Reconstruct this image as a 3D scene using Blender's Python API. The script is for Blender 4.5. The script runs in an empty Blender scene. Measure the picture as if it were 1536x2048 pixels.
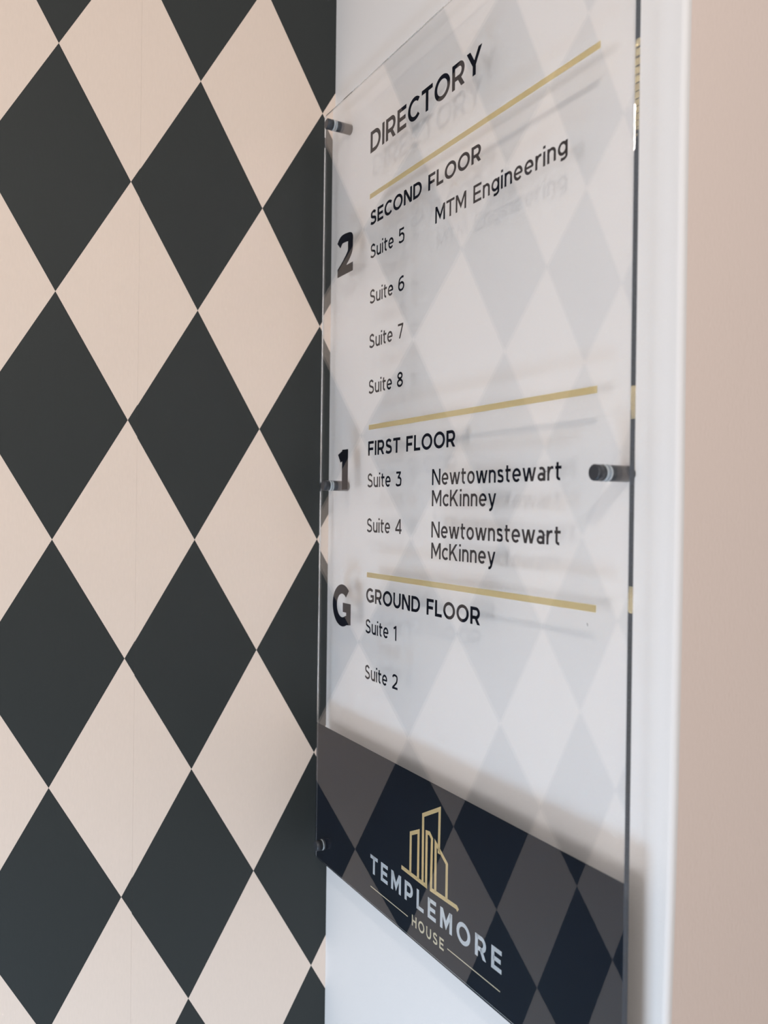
import bpy, math
from mathutils import Matrix, Vector

# ------------------------------------------------------------------ units
U = 0.077            # half the width of one wallpaper diamond, metres
CAMH = 1.75          # camera height
ZC = 6.41115         # camera height in lattice units below the pattern origin
def W(x, y, z):      # lattice units -> world metres
    return Vector((x * U, y * U, (z + ZC) * U + CAMH))
YAW = 0.017942       # the pier stands very slightly out of square with the papered wall
def L(x, y, z):      # same, in the frame of the pier
    return W(x * math.cos(YAW) - y * math.sin(YAW), x * math.sin(YAW) + y * math.cos(YAW), z)

sc = bpy.context.scene
C = sc.collection
# ------------------------------------------------------------------ camera
R = [[0.4805266612735289, 0.8769031208654581, 0.011620861488298906],
     [0.0059522242737914295, 0.009989556552115964, -0.9999323876073255],
     [-0.8769599186003342, 0.4805633416900492, -0.0004192757841877179]]
cam = bpy.data.objects.new('camera', bpy.data.cameras.new('camera'))
C.objects.link(cam)
m = Matrix(((R[0][0], -R[1][0], -R[2][0]), (R[0][1], -R[1][1], -R[2][1]), (R[0][2], -R[1][2], -R[2][2]))).to_4x4()
m.translation = W(12.345432, -5.773326, -6.411153)
cam.matrix_world = m
cam.data.sensor_fit = 'HORIZONTAL'; cam.data.sensor_width = 36; cam.data.lens = 36 * 1671.99 / 1536
cam.data.clip_start = 0.02
cam.data.dof.use_dof = True; cam.data.dof.focus_distance = 0.84; cam.data.dof.aperture_fstop = 8.0
sc.camera = cam
# ------------------------------------------------------------------ world, lights, exposure
w = bpy.data.worlds.new('world'); sc.world = w; w.use_nodes = True
bg = w.node_tree.nodes['Background']
bg.inputs[0].default_value = (1.0, 0.93, 0.88, 1); bg.inputs[1].default_value = 0.65
def area(name, loc, aim, sx, sy, power, col, shape='RECTANGLE'):
    d = bpy.data.lights.new(name, 'AREA'); d.shape = shape; d.size = sx; d.size_y = sy
    d.energy = power; d.color = col
    o = bpy.data.objects.new(name, d); C.objects.link(o)
    o.matrix_world = Matrix.Translation(loc) @ (aim - loc).to_track_quat('-Z', 'Y').to_matrix().to_4x4()
    return o
# assumed daylight, read off the soft shadows; bare area light, no door built
area('assumed_daylight', W(12.5, -21, -9.5), W(4.5, 0, -9), 0.44, 0.55, 6.6, (0.98, 0.98, 1.0))
# added low fill lamp: gives the walls their bluish gradient towards the bottom
area('low_cool_fill', W(8, -11, -20.5), W(3, 0, -13), 0.45, 0.3, 8.0, (0.52, 0.76, 1.0))
# assumed downlight, read off the sharp shadows
area('assumed_downlight', W(16.5, -9.3, 3.0), W(4, 0, -6), 0.08, 0.08, 4.7, (1.0, 0.90, 0.80), 'DISK')
vs = sc.view_settings
vs.view_transform = 'Standard'; vs.look = 'None'; vs.gamma = 1; vs.use_curve_mapping = False
vs.exposure = 0.0
sc.cycles.max_bounces = 32; sc.cycles.glossy_bounces = 32; sc.cycles.transmission_bounces = 32; sc.cycles.diffuse_bounces = 10
sc.cycles.sample_clamp_indirect = 0; sc.cycles.blur_glossy = 0.0
# path guiding: lets the paths find the small lamp through the clear sheet
sc.cycles.use_guiding = True; sc.cycles.guiding_training_samples = 128
sc.cycles.caustics_refractive = True; sc.cycles.caustics_reflective = True

# ------------------------------------------------------------------ materials
def mat(name):
    m = bpy.data.materials.new(name); m.use_nodes = True
    return m, m.node_tree, m.node_tree.nodes['Principled BSDF']
def node(t, k, **kw):
    n = t.nodes.new(k)
    for a, b in kw.items(): setattr(n, a, b)
    return n
def math_(t, op, a, b=None):
    n = node(t, 'ShaderNodeMath', operation=op)
    for i, v in enumerate((a, b)):
        if v is None: continue
        if isinstance(v, (int, float)): n.inputs[i].default_value = v
        else: t.links.new(v, n.inputs[i])
    return n.outputs[0]
def srgb(r, g, b):
    f = lambda c: (c / 255 / 12.92) if c / 255 <= 0.04045 else ((c / 255 + 0.055) / 1.055) ** 2.4
    return (f(r), f(g), f(b), 1)
def plain(name, col, rough, spec=0.5, metal=0.0, noise=0.0, bump=0.0, scale=200.0, stretch=1.0):
    m, t, p = mat(name)
    p.inputs['Base Color'].default_value = col
    p.inputs['Roughness'].default_value = rough; p.inputs['Metallic'].default_value = metal
    p.inputs['Specular IOR Level'].default_value = spec
    if noise or bump:
        tc = node(t, 'ShaderNodeTexCoord'); mp = node(t, 'ShaderNodeMapping')
        mp.inputs['Scale'].default_value = (1, 1, 1 / stretch)
        t.links.new(tc.outputs['Object'], mp.inputs[0])
        nz = node(t, 'ShaderNodeTexNoise'); nz.inputs['Scale'].default_value = scale; nz.inputs['Detail'].default_value = 4
        t.links.new(mp.outputs[0], nz.inputs['Vector'])
        if noise:
            mx = node(t, 'ShaderNodeMix', data_type='RGBA')
            mx.inputs[6].default_value = tuple(c * (1 - noise) for c in col[:3]) + (1,)
            mx.inputs[7].default_value = tuple(min(1, c * (1 + noise)) for c in col[:3]) + (1,)
            t.links.new(nz.outputs['Fac'], mx.inputs[0]); t.links.new(mx.outputs[2], p.inputs['Base Color'])
        if bump:
            b = node(t, 'ShaderNodeBump'); b.inputs['Strength'].default_value = bump; b.inputs['Distance'].default_value = 0.0006
            t.links.new(nz.outputs['Fac'], b.inputs['Height']); t.links.new(b.outputs[0], p.inputs['Normal'])
    return m
M_white = plain('white_wall_paint', srgb(222, 221, 222), 0.6, 0.3, bump=0.25, scale=350)
M_beige = plain('beige_wall_paint', srgb(224, 209, 202), 0.6, 0.3, noise=0.015, bump=0.35, scale=420, stretch=2.0)
M_floor = plain('floor_covering', srgb(150, 140, 130), 0.5, 0.4, noise=0.1, scale=30)
M_navy = plain('dark_navy_print', srgb(27, 31, 46), 0.5, 0.0)
M_band = plain('footer_band_print', srgb(35, 41, 53), 0.5, 0.0)
M_gold = plain('gold_print', srgb(255, 233, 178), 0.5, 0.0)
M_logo = plain('gold_emblem_print', srgb(250, 226, 172), 0.5, 0.0)
M_pale = plain('pale_blue_print', srgb(240, 248, 255), 0.5, 0.0)
M_cream = plain('cream_print', srgb(244, 236, 208), 0.5, 0.0)
M_cap = plain('gunmetal_anodised', (0.045, 0.05, 0.06, 1), 0.33, 0.5, metal=0.35)
M_core = plain('wall_core', srgb(200, 196, 190), 0.8, 0.2)
def glass(name, ior, tint):
    m = bpy.data.materials.new(name); m.use_nodes = True; t = m.node_tree; t.nodes.clear()
    g = node(t, 'ShaderNodeBsdfGlass'); g.inputs['IOR'].default_value = ior; g.inputs['Roughness'].default_value = 0.0
    g.inputs['Color'].default_value = tint
    o = node(t, 'ShaderNodeOutputMaterial'); t.links.new(g.outputs[0], o.inputs[0])
    return m
M_acrylic = glass('clear_acrylic', 1.49, (1, 1, 1, 1))
def edge_mat():                    # saw-cut, flame-polished edge: clear with a slight haze
    m = glass('polished_acrylic_edge', 1.49, (1, 1, 1, 1)); t = m.node_tree
    g = next(n for n in t.nodes if n.type == 'BSDF_GLASS'); o = next(n for n in t.nodes if n.type == 'OUTPUT_MATERIAL')
    d = node(t, 'ShaderNodeBsdfDiffuse'); d.inputs['Color'].default_value = (0.62, 0.72, 0.86, 1)
    x = node(t, 'ShaderNodeMixShader'); x.inputs[0].default_value = 0.12
    t.links.new(g.outputs[0], x.inputs[1]); t.links.new(d.outputs[0], x.inputs[2]); t.links.new(x.outputs[0], o.inputs[0])
    return m
M_edge = edge_mat()
M_washer = plain('clear_plastic_washer', srgb(190, 200, 208), 0.2, 0.5)
M_washer.node_tree.nodes['Principled BSDF'].inputs['Transmission Weight'].default_value = 0.4

def wallpaper_mat():
    m, t, p = mat('harlequin_wallpaper')
    uv = node(t, 'ShaderNodeUVMap', uv_map='lattice')
    sx = node(t, 'ShaderNodeSeparateXYZ'); t.links.new(uv.outputs[0], sx.inputs[0])
    i, k = sx.outputs[0], sx.outputs[1]
    a = math_(t, 'FLOOR', math_(t, 'MULTIPLY', math_(t, 'ADD', i, k), 0.5))
    b = math_(t, 'FLOOR', math_(t, 'MULTIPLY', math_(t, 'SUBTRACT', i, k), 0.5))
    dark = math_(t, 'FLOORED_MODULO', math_(t, 'ADD', a, b), 2.0)
    mx = node(t, 'ShaderNodeMix', data_type='RGBA')
    tc = node(t, 'ShaderNodeTexCoord'); mp = node(t, 'ShaderNodeMapping'); mp.inputs['Scale'].default_value = (1, 1, 0.25)
    t.links.new(tc.outputs['Object'], mp.inputs[0])
    nz = node(t, 'ShaderNodeTexNoise'); nz.inputs['Scale'].default_value = 500; nz.inputs['Detail'].default_value = 3
    t.links.new(mp.outputs[0], nz.inputs['Vector'])
    for slot, c in ((6, srgb(223, 206, 193)), (7, srgb(42, 46, 46))):
        q = node(t, 'ShaderNodeMix', data_type='RGBA')
        q.inputs[6].default_value = tuple(v * 0.97 for v in c[:3]) + (1,); q.inputs[7].default_value = tuple(v * 1.03 for v in c[:3]) + (1,)
        t.links.new(nz.outputs['Fac'], q.inputs[0]); t.links.new(q.outputs[2], mx.inputs[slot])
    t.links.new(dark, mx.inputs[0]); t.links.new(mx.outputs[2], p.inputs['Base Color'])
    bp = node(t, 'ShaderNodeBump'); bp.inputs['Strength'].default_value = 0.2; bp.inputs['Distance'].default_value = 0.0004
    t.links.new(nz.outputs['Fac'], bp.inputs['Height']); t.links.new(bp.outputs[0], p.inputs['Normal'])
    p.inputs['Roughness'].default_value = 0.55; p.inputs['Specular IOR Level'].default_value = 0.35
    return m
M_paper = wallpaper_mat()

# ------------------------------------------------------------------ helpers
def new(name, verts, faces, mats, parent=None, smooth=False, matidx=None, uvs=None):
    me = bpy.data.meshes.new(name); me.from_pydata([tuple(v) for v in verts], [], faces)
    for mm in (mats if isinstance(mats, (list, tuple)) else [mats]): me.materials.append(mm)
    if matidx: me.polygons.foreach_set('material_index', matidx)
    if smooth: me.polygons.foreach_set('use_smooth', [True] * len(me.polygons))
    if uvs:
        l = me.uv_layers.new(name='lattice')
        for poly in me.polygons:
            for li in poly.loop_indices: l.data[li].uv = uvs[me.loops[li].vertex_index]
    me.update(); o = bpy.data.objects.new(name, me); C.objects.link(o)
    if parent: o.parent = parent
    return o
def box(x0, x1, y0, y1, z0, z1):
    v = [(x, y, z) for z in (z0, z1) for y in (y0, y1) for x in (x0, x1)]
    f = [(0, 2, 3, 1), (4, 5, 7, 6), (0, 1, 5, 4), (2, 6, 7, 3), (0, 4, 6, 2), (1, 3, 7, 5)]
    return v, f

# ------------------------------------------------------------------ the setting
H = 2.75
v, f = box(-0.12, 0.0, -2.6, 0.12, 0, H)
wl = new('wall_left', v, f, M_core); wl['kind'] = 'structure'
# strips of harlequin wallpaper, each hung a touch off its neighbour
Y0, B, A = 0.24001601, 1.71729447, -0.00209479
def lattice(y, z):   # world (y,z) in units -> pattern coordinates (column, row)
    dy, dz = y + Y0, z + 4 * B
    a = dy * math.cos(A) + dz * math.sin(A); b = -dy * math.sin(A) + dz * math.cos(A)
    return 4 + a, 4 - b / B
zt, zb = (H - CAMH) / U - ZC, (0 - CAMH) / U - ZC
edges = [0.0, -3.10, -9.10, -15.10, -21.10, -27.10, -33.0]
for n in range(len(edges) - 1):
    ya, yb = edges[n + 1] + 0.0007, edges[n] - 0.0007 * (n > 0)
    off = (0.0, 0.006, -0.004, 0.005, 0.0, 0.004)[n]; th = 0.0035
    vs_, uv_ = [], []
    for x in (0.0, th):
        for (y, z) in ((ya, zb), (yb, zb), (yb, zt), (ya, zt)):
            vs_.append(W(x, y, z)); i_, k_ = lattice(y, z); uv_.append((i_ , k_ + off))
    o = new('wallpaper_strip', vs_, [(4, 5, 6, 7), (0, 3, 2, 1), (0, 1, 5, 4), (1, 2, 6, 5), (2, 3, 7, 6), (3, 0, 4, 7)], M_paper, wl, uvs=uv_)
# white pier with a rounded corner bead; its right return is painted beige
prof = [(zb, 6.95), (-13.0, 6.965), (-10.92, 6.985), (-9.87, 7.013), (-8.97, 7.03), (-7.62, 7.047), (-6.28, 7.058), (-4.94, 7.056), (-3.59, 7.057), (-2.70, 7.063), (-1.86, 7.075), (zt, 7.11)]
def pier_rows(row):  # row(edge) -> list of (x, y)
    vs_ = []; n = 0
    for z, e in prof:
        pts = row(e); n = len(pts); vs_ += [L(x, y, z) for x, y in pts]
    fs = [(r * n + c, r * n + c + 1, (r + 1) * n + c + 1, (r + 1) * n + c) for r in range(len(prof) - 1) for c in range(n - 1)]
    fs += [tuple(range(n))[::-1], tuple((len(prof) - 1) * n + c for c in range(n))]
    fs += [((r + 1) * n - 1, r * n, (r + 1) * n, (r + 2) * n - 1) for r in range(len(prof) - 1)]
    return vs_, fs
r = 0.055
def white_row(e):
    a = [(0.005, 0.0), (e - r, 0.0)]
    a += [(e - r + r * math.sin(t * math.pi / 16), r - r * math.cos(t * math.pi / 16)) for t in range(1, 9)]
    return a + [(e, 0.075), (e - 0.4, 0.075), (e - 0.4, 1.4), (0.005, 1.4)]
vs_, fs_ = pier_rows(white_row)
wb = new('wall_back', vs_, fs_, M_white); wb['kind'] = 'structure'
vs_, fs_ = pier_rows(lambda e: [(e, 0.0755), (e, 30.0), (e - 0.4, 30.0), (e - 0.4, 0.0755)])
wr = new('wall_right', vs_, fs_, M_beige); wr['kind'] = 'structure'
v, f = box(-0.12, 4.0, -2.6, 2.45, -0.1, 0.0)
fl = new('floor', v, f, M_floor); fl['kind'] = 'structure'

# ------------------------------------------------------------------ the sign
sign = bpy.data.objects.new('directory_sign', None); C.objects.link(sign)
SR = Matrix(((0.9998387273990202, -0.017940954849135795, 0.0008008321978888375),
             (0.017939793826604263, 0.9998380403967568, 0.0014341454013097551),
             (-0.0008264324333157971, -0.0014195473484308705, 0.9999986509464693))).to_4x4()
SR.translation = W(0, -0.35169582, -8)
sign.matrix_world = SR
sign['label'] = 'clear acrylic directory sign with gold lines and dark footer, on white pier beside harlequin wallpaper'
sign['category'] = 'sign'
def S(x, y, z): return (x * U, y * U, (z + 8) * U)      # sign coordinates: x right, y into the wall, z up
TH = 0.062
XL, XR, ZT, ZB = 0.325, 6.815, -0.205, -11.845
STAND = [(0.635, -0.47), (0.675, -6.02), (0.585, -11.57), (6.50, -0.47), (6.48, -6.02), (6.50, -11.57)]
def panel():
    b = 0.004                      # polished arris
    ring = lambda i: [(XL + i, ZB + i), (XR - i, ZB + i), (XR - i, ZT - i), (XL + i, ZT - i)]
    vs_ = []
    for i, y in ((b, 0.0), (0, b), (0, TH - b), (b, TH)): vs_ += [S(x, y, z) for x, z in ring(i)]
    fs = [(0, 1, 2, 3), (15, 14, 13, 12)]
    for r_ in range(3):
        for c in range(4):
            a, d = r_ * 4 + c, r_ * 4 + (c + 1) % 4
            fs.append((a, a + 4, d + 4, d))
    o = new('acrylic_panel', vs_, fs, [M_acrylic, M_edge], sign, matidx=[0, 0] + [1] * 12); o['label'] = 'clear acrylic sheet with polished edges'
    return o
panel()
YP = TH - 0.0016                   # the print sits on the back of the sheet
def poly_part(name, polys, m, y, label=None):
    vs_, fs = [], []
    for p_ in polys:
        n = len(vs_); vs_ += [S(a, y, b) for a, b in p_]; fs.append(tuple(range(n, n + len(p_))))
    o = new(name, vs_, fs, m, sign)
    if label: o['label'] = label
    return o
def rect(x0, x1, z0, z1): return [(x0, z0), (x1, z0), (x1, z1), (x0, z1)]
poly_part('footer_band', [rect(XL + .004, XR - .004, ZB + .004, -9.745)], M_band, YP, 'dark navy printed footer band')
for x0, x1, z in ((1.806, 6.344, -1.943), (1.862, 6.357, -5.222), (1.860, 6.380, -7.303)):
    poly_part('gold_line', [rect(x0, x1, z - 0.035, z + 0.035)], M_gold, YP, 'gold printed dividing line')

# --- lettering: geometric sans drawn as strokes
def clip(poly, lo, hi):
    for s, lim in ((1, lo), (-1, hi)):
        out = []
        for a, b in zip(poly, poly[1:] + poly[:1]):
            ia, ib = s * (a[1] - lim) >= -1e-9, s * (b[1] - lim) >= -1e-9
            if ia: out.append(a)
            if ia != ib:
                t = (lim - a[1]) / (b[1] - a[1]); out.append((a[0] + t * (b[0] - a[0]), lim))
        poly = out
        if len(poly) < 3: return None
    return poly
def ribbon(pts, s, closed=False):
    h = s / 2; n = len(pts); L_, R_ = [], []
    for i in range(n):
        a = pts[i - 1] if (i > 0 or closed) else None
        b = pts[(i + 1) % n] if (i < n - 1 or closed) else None
        p_ = pts[i]; ds = []
        for u, v_ in ((a, p_), (p_, b)):
            if u is None or v_ is None: continue
            d = (v_[0] - u[0], v_[1] - u[1]); l = math.hypot(*d) or 1; ds.append((d[0] / l, d[1] / l))
        if len(ds) == 1: nx, ny, k = -ds[0][1], ds[0][0], 1
        else:
            nx, ny = -(ds[0][1] + ds[1][1]), ds[0][0] + ds[1][0]; l = math.hypot(nx, ny) or 1
            nx, ny = nx / l, ny / l; k = 1 / max(0.35, nx * -ds[0][1] + ny * ds[0][0])
        L_.append((p_[0] + nx * h * k, p_[1] + ny * h * k)); R_.append((p_[0] - nx * h * k, p_[1] - ny * h * k))
    m_ = n if closed else n - 1
    return [[R_[i], R_[(i + 1) % n], L_[(i + 1) % n], L_[i]] for i in range(m_)]
def arc(cx, cy, rx, ry, a0, a1, n=None):
    n = n or max(4, int(abs(a1 - a0) / 9))
    return [(cx + rx * math.cos(math.radians(a0 + (a1 - a0) * t / n)), cy + ry * math.sin(math.radians(a0 + (a1 - a0) * t / n))) for t in range(n + 1)]
def spline(p, n=7):
    q = [(2 * p[0][0] - p[1][0], 2 * p[0][1] - p[1][1])] + p + [(2 * p[-1][0] - p[-2][0], 2 * p[-1][1] - p[-2][1])]; out = []
    for i in range(1, len(q) - 2):
        for t in range(n):
            u = t / n
            out.append(tuple(0.5 * (2 * q[i][c] + (q[i + 1][c] - q[i - 1][c]) * u + (2 * q[i - 1][c] - 5 * q[i][c] + 4 * q[i + 1][c] - q[i + 2][c]) * u * u + (3 * q[i][c] - q[i - 1][c] - 3 * q[i + 1][c] + q[i + 2][c]) * u ** 3) for c in (0, 1)))
    return out + [p[-1]]
XH = 0.735
def glyph(ch, s):
    """-> width, [(points, closed, stroke factor)], clip range"""
    h = s / 2; P = []; rng = (-0.3, 1.02)
    def st(*pts, c=False, k=1.0): P.append((list(pts), c, k))
    def ell(cx, cy, rx, ry): P.append((arc(cx, cy, rx, ry, 0, 360, 36)[:-1], True, 1.0))
    if ch == 'D':
        w = .86; st(*([(h, 1 - h), (w - .5, 1 - h)] + arc(w - .48, .5, .48 - h, .5 - h, 88, -88) + [(w - .5, h), (h, h)])); st((h, 0), (h, 1))
    elif ch == 'I': w = s; st((h, 0), (h, 1))
    elif ch in 'RP':
        w = .78 if ch == 'R' else .74; mb = .40 if ch == 'R' else .36
        cy, ry = (1 - h + mb) / 2, (1 - h - mb) / 2; rx = .32
        st(*([(h, 1 - h), (w - .34, 1 - h)] + arc(w - .32 - (.02 if ch == 'R' else 0), cy, rx - h, ry, 88, -88) + [(w - .34, mb), (h, mb)])); st((h, 0), (h, 1))
        if ch == 'R': st((w * .50, mb + .04), (w - h * 1.15 + .02, -.04)); rng = (0, 1)
    elif ch in 'EF':
        w = .68 if ch == 'E' else .66; st((h, 0), (h, 1)); st((h, 1 - h), (w, 1 - h)); st((h, .5 if ch == 'E' else .46), (w - .06, .5 if ch == 'E' else .46))
        if ch == 'E': st((h, h), (w, h))
    elif ch == 'L': w = .62; st((h, 0), (h, 1)); st((h, h), (w, h))
    elif ch == 'C': w = .86; st(*arc(.49, .5, .49 - h, .51 - h, 43, 317))
    elif ch == 'G': w = .92; st(*(arc(.49, .5, .49 - h, .51 - h, 47, 300) + [(w - h, .17), (w - h, .47)])); st((w, .47 - h * .1), (.52, .47 - h * .1))
    elif ch == 'O': w = 1.02; ell(w / 2, .5, w / 2 - h, .515 - h)
    elif ch == 'S': w = .72; st(*spline([(.60, .80), (.50, .90 - h * .3), (.36, 1.01 - h), (.16, .93 - h), (h + .05, .735), (.17, .585), (.37, .50), (.57, .42), (w - h - .01, .26), (.58, .09 + h * .6), (.38, -.01 + h), (.20, .06 + h * .5), (.06, .18)]))
    elif ch == 'T': w = .76; st((w / 2, 0), (w / 2, 1)); st((0, 1 - h), (w, 1 - h))
    elif ch == 'U': w = .80; st(*([(h, 1), (h, .40)] + arc(w / 2, .40, w / 2 - h, .41 - h, 180, 360) + [(w - h, .40), (w - h, 1)]))
    elif ch == 'H': w = .80; st((h, 0), (h, 1)); st((w - h, 0), (w - h, 1)); st((h, .5), (w - h, .5))
    elif ch == 'N': w = .84; st((h, 0), (h, 1)); st((w - h, 0), (w - h, 1)); st((h * .9, 1.03), (w - h * .9, -.03)); rng = (0, 1)
    elif ch == 'M': w = .94; st((h, 0), (h, 1)); st((w - h, 0), (w - h, 1)); st((h * .8, 1.05), (w / 2, .30 - h * .3), (w - h * .8, 1.05)); rng = (0, 1)
    elif ch == 'K': w = .80; st((h, 0), (h, 1)); st((h, .32), (w - h * 1.1, 1.06)); st((.30, .56), (w - h * .9, -.05)); rng = (0, 1)
    elif ch == 'Y': w = .86; st((h * .7, 1.04), (w / 2, .40)); st((w - h * .7, 1.04), (w / 2, .40)); st((w / 2, 0), (w / 2, .44)); rng = (0, 1)
    elif ch == '1': w = .36; st((w - h, 0), (w - h, 1)); st((0.02, .84 - h * .5), (w - h, 1 - h * .9))
    elif ch == '2': w = .70; st(*(spline([(.07, .79), (.19, .95 - h * .5), (.37, 1.01 - h), (.57, .93 - h * .7), (w - h - .01, .72), (.56, .50), (.35, .30), (.10, h + .02)]))); st((.02, h), (w, h))
    elif ch == '3': w = .68; st((.06, 1 - h), (w - .07, 1 - h)); st((w - .12, 1.0 - h), (.32, .62)); st(*spline([(.24, .58), (.42, .585), (.60, .48), (w - h, .30), (.56, .09 + h * .4), (.34, -.01 + h), (.16, .05 + h * .4), (.04, .17)]))
    elif ch == '4': w = .76; st((w - .18, 0), (w - .18, 1)); st((w - .18, 1.0), (.06, .26)); st((.02, .25), (w, .25)); rng = (0, 1)
    elif ch == '5': w = .68; st((.12, 1 - h), (w - .06, 1 - h)); st((.13, 1), (.11, .50)); st(*spline([(.11, .53), (.28, .61), (.44, .60), (w - h - .01, .47), (w - h, .30), (.56, .09 + h * .4), (.34, -.01 + h), (.16, .05 + h * .4), (.04, .16)]))
    elif ch == '6': w = .72; ell(w / 2, .32, w / 2 - h, .33 - h); st(*spline([(.62, .90), (.50, .99 - h * .7), (.38, 1.0 - h), (.15, .80), (h, .45), (h, .30)]))
    elif ch == '7': w = .66; st((.02, 1 - h), (w, 1 - h)); st((w - h * .9, 1 - h * 1.2), (.22, -.05)); rng = (0, 1)
    elif ch == '8': w = .70; ell(w / 2, .27, w / 2 - h, .28 - h); ell(w / 2, .755, w / 2 - .04 - h, .255 - h)
    elif ch == 'u': w = .58; st(*([(h, XH), (h, .30)] + arc(w / 2, .28, w / 2 - h, .29 - h, 180, 360) + [(w - h, .34)])); st((w - h, 0), (w - h, XH))
    elif ch == 'n': w = .58; st(*([(h, .40)] + arc(w / 2, XH - .28, w / 2 - h, .29 - h, 180, 0) + [(w - h, 0)])); st((h, 0), (h, XH))
    elif ch == 'i': w = s * 1.05; st((h, 0), (h, XH)); st((h, .88), (h, 1.02), k=1.12)
    elif ch == 't': w = .42; st(*([(.15, .93), (.15, .22)] + arc(.15 + .15, .20, .15, .205 - h, 180, 285))); st((0, XH - h), (w, XH - h))
    elif ch == 'e': w = .66; st((h, XH * .49), (w - h * .6, XH * .49), k=.85); st(*arc(w / 2, XH / 2, w / 2 - h, XH / 2 + .012 - h, -6, 316))
    elif ch == 'g': w = .64; ell(w / 2, XH / 2 + .03, w / 2 - h, XH / 2 - .02 - h); st(*([(w - h, XH), (w - h, .02)] + arc(w / 2 + .01, .0, w / 2 - .01 - h, .21 - h, 0, -125)))
    elif ch == 'r': w = .42; st((h, 0), (h, XH)); st(*spline([(h, .34), (h + .07, .56), (.26, XH - h), (w, XH + .005 - h)]))
    elif ch == 'o': w = .66; ell(w / 2, XH / 2, w / 2 - h, XH / 2 + .012 - h)
    elif ch == 'c': w = .58; st(*arc(.35, XH / 2, .35 - h, XH / 2 + .012 - h, 46, 314))
    elif ch == 's': w = .52; st(*spline([(.43, .60), (.34, XH - .05 - h * .5), (.25, XH + .01 - h), (.10, XH - .05 - h * .6), (h + .04, .535), (.14, .43), (.27, .375), (.40, .32), (w - h - .01, .20), (.40, .06 + h * .5), (.27, -.01 + h), (.14, .04 + h * .5), (.04, .12)], 5))
    elif ch == 'a': w = .56; st(*([(w - h, 0), (w - h, .46)] + arc(w / 2 - .01, .46, w / 2 + .01 - h, XH - .45 - h, 0, 128))); ell(w / 2 - .01, .215, w / 2 - .01 - h, .225 - h)
    elif ch == 'w': w = .96; st((h * .6, XH + .06), (.27, -.06)); st((.27, -.06), (w / 2, XH + .04)); st((w / 2, XH + .04), (w - .27, -.06)); st((w - .27, -.06), (w - h * .6, XH + .06)); rng = (0, XH)
    elif ch == 'y': w = .64; st((h * .7, XH + .06), (w / 2, .02)); st(*spline([(w - h * .6, XH + .06), (w / 2 + .03, .02), (w / 2 - .04, -.13), (w / 2 - .13, -.20), (.10, -.18)])); rng = (-.3, XH)
    else: w = .3
    return w, P, rng
def text(name, s, x0, x1, base, cap, weight, m, y, label, space=0.38, g0=0.2):
    """draws s from x0 to x1: the gaps between the letters take up the difference"""
    gl = [glyph(c, weight) if c != ' ' else (space, [], None) for c in s]
    want = (x1 - x0) / cap; gap = (want - sum(g[0] for g in gl)) / (len(s) - 1); fx = 1.0
    if abs(gap - g0) > .001: fx = want / (sum(g[0] for g in gl) + g0 * (len(s) - 1)); gap = g0
    x = 0; polys = []
    for wd, st_, rng in gl:
        for pts, closed, k in st_:
            for q in ribbon(pts, weight * k, closed):
                q = clip(q, *rng)
                if q: polys.append([(x0 + (x + a) * cap * fx, base + b * cap) for a, b in q])
        x += wd + gap
    return poly_part(name, polys, m, y, label)
def T(s, x0, x1, base, cap, weight, label, g0=0.12): return text('lettering', s, x0, x1, base, cap, weight, M_navy, YP, label, g0=g0)
T('DIRECTORY', 1.806, 4.445, -1.330, .305, .185, 'heading DIRECTORY in the largest capitals')
T('SECOND FLOOR', 1.830, 4.455, -2.363, .203, .19, 'bold heading SECOND FLOOR')
T('FIRST FLOOR', 1.852, 4.012, -5.622, .203, .19, 'bold heading FIRST FLOOR')
T('GROUND FLOOR', 1.850, 4.552, -7.690, .203, .19, 'bold heading GROUND FLOOR')
for s_, x1, b_ in (('Suite 5', 2.772, -2.835), ('Suite 6', 2.785, -3.477), ('Suite 7', 2.772, -4.105), ('Suite 8', 2.780, -4.750), ('Suite 3', 2.775, -6.070), ('Suite 4', 2.795, -6.702), ('Suite 1', 2.700, -8.125), ('Suite 2', 2.750, -8.770)):
    T(s_, 1.842, x1, b_, .197, .148, 'text ' + s_)
T('MTM Engineering', 3.512, 5.905, -2.825, .207, .150, 'text MTM Engineering')
for b_ in (-6.072, -6.722):
    T('Newtownstewart', 3.515, 5.875, b_, .199, .152, 'text Newtownstewart')
    T('McKinney', 3.518, 4.815, b_ - .262, .199, .152, 'text McKinney')
def big(ch, x0, x1, base, cap, weight): text('floor_number', ch + ' ', x0, x1, base, cap, weight, M_navy, YP, 'large bold ' + ch)
def single(ch, x0, x1, base, cap, weight):
    wd, st_, rng = glyph(ch, weight); k_ = (x1 - x0) / (wd * cap); polys = []
    for pts, closed, k in st_:
        for q in ribbon(pts, weight * k, closed):
            q = clip(q, *rng)
            if q: polys.append([(x0 + a * cap * k_, base + b * cap) for a, b in q])
    poly_part('floor_number', polys, M_navy, YP, 'large bold floor mark ' + ch)
single('2', .79, 1.31, -2.862, .605, .215)
single('1', .93, 1.235, -6.09, .60, .23)
single('G', .79, 1.385, -8.125, .615, .225)
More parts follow.
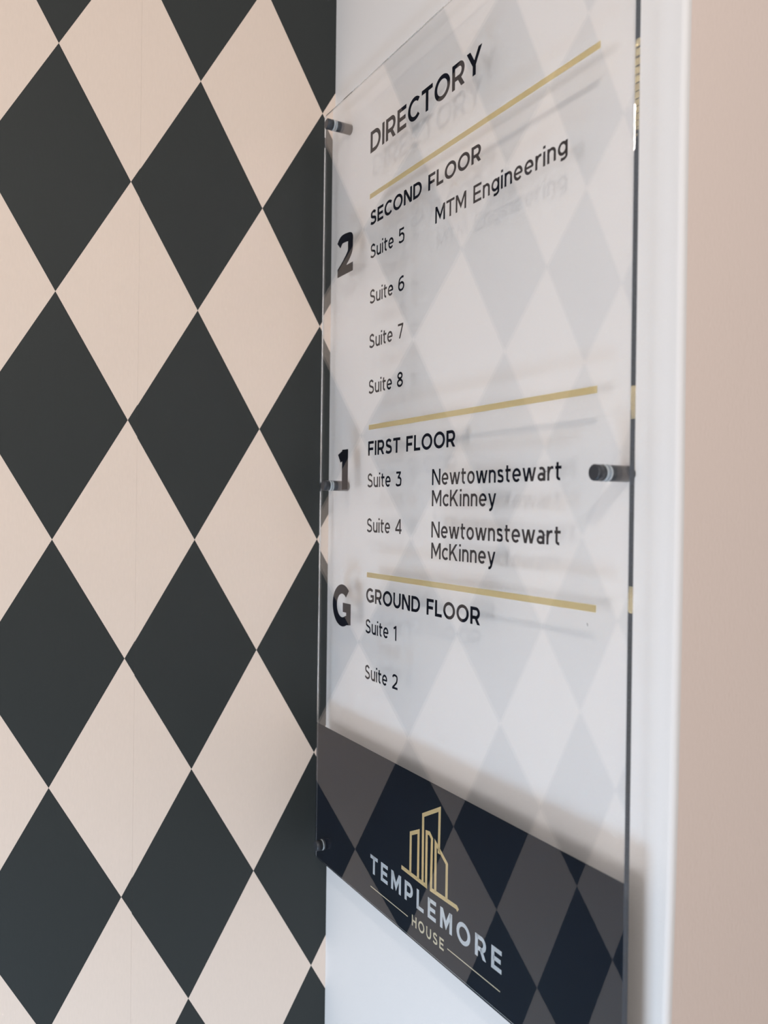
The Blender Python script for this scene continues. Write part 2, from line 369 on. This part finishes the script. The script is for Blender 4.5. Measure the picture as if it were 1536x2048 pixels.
# --- footer lettering and the skyline emblem
YF = YP - 0.0014
text('house_name', 'TEMPLEMORE', 2.078, 5.028, -11.425, .250, .20, M_pale, YF, 'pale blue capitals TEMPLEMORE', g0=0.34)
text('house_name', 'HOUSE', 3.185, 3.912, -11.685, .138, .18, M_cream, YF, 'small cream capitals HOUSE', g0=0.30)
for x0, x1 in ((2.092, 3.085), (3.988, 5.008)):
    poly_part('thin_line', [rect(x0, x1, -11.625, -11.612)], M_cream, YF, 'thin cream line')
g = .052
em = []
for pts, k in (([(2.91, -11.045), (3.53, -11.060)], 1.0),
               ([(3.131, -11.04), (3.131, -10.532), (3.316, -10.445), (3.316, -11.05)], .95),
               ([(3.424, -11.05), (3.418, -10.205), (3.787, -10.015), (3.779, -10.56)], .95),
               ([(3.505, -11.08), (3.503, -10.392), (3.568, -10.383), (3.625, -10.430), (3.617, -11.06)], .95),
               ([(3.592, -11.060), (4.165, -11.048), (4.20, -11.075)], 1.0),
               ([(3.712, -11.05), (3.708, -10.455), (3.955, -10.620), (3.955, -11.05)], .95)):
    em += ribbon(pts, g * k)
poly_part('skyline_emblem', em, M_logo, YF - .0008, 'gold line emblem of city towers')

# --- standoffs
def lathe(name, prof_, m, cx, cz, parent, n=40):
    vs_, fs = [], []
    for (y, rr) in prof_:
        vs_ += [(cx * U + rr * U * math.cos(2 * math.pi * i / n), y * U, (cz + 8) * U + rr * U * math.sin(2 * math.pi * i / n)) for i in range(n)]
    for r_ in range(len(prof_) - 1):
        for i in range(n): fs.append((r_ * n + i, r_ * n + (i + 1) % n, (r_ + 1) * n + (i + 1) % n, (r_ + 1) * n + i))
    fs += [tuple(range(n))[::-1], tuple((len(prof_) - 1) * n + i for i in range(n))]
    o = new(name, vs_, fs, m, parent)
    for pl_ in o.data.polygons: pl_.use_smooth = len(pl_.vertices) == 4
    return o
GAP = 0.3517
for n, (sx_, sz_) in enumerate(STAND):
    so = lathe('standoff', [(TH + .02, .060), (TH + .02, .072), (TH + .028, .078), (GAP - .014, .078), (GAP - .0055, .072)], M_cap, sx_, sz_, sign)
    cp = lathe('standoff_cap', [(-.118, .058), (-.117, .068), (-.108, .078), (-.020, .079)], M_cap, sx_, sz_, so)
    ws = lathe('washer', [(-.019, .077), (-.017, .083), (-.003, .083), (-.001, .080)], M_washer, sx_, sz_, so, 32)
    w2 = lathe('washer', [(TH + .001, .080), (TH + .003, .083), (TH + .017, .083), (TH + .019, .077)], M_washer, sx_, sz_, so, 32)
# tiny dark fibre caught on the sheet
fb = [(6.290 + .016 * math.cos(t), -7.475 + .028 * math.sin(t)) for t in [0.1 + 0.24 * i for i in range(7)]]
fbr = poly_part('fibre', [q for q in ribbon(fb, .006)], M_navy, -0.0008)
fbr.parent = None; fbr.matrix_world = SR
fbr['label'] = 'tiny dark curled fibre clinging to the clear panel under its lowest gold line'; fbr['category'] = 'fibre'
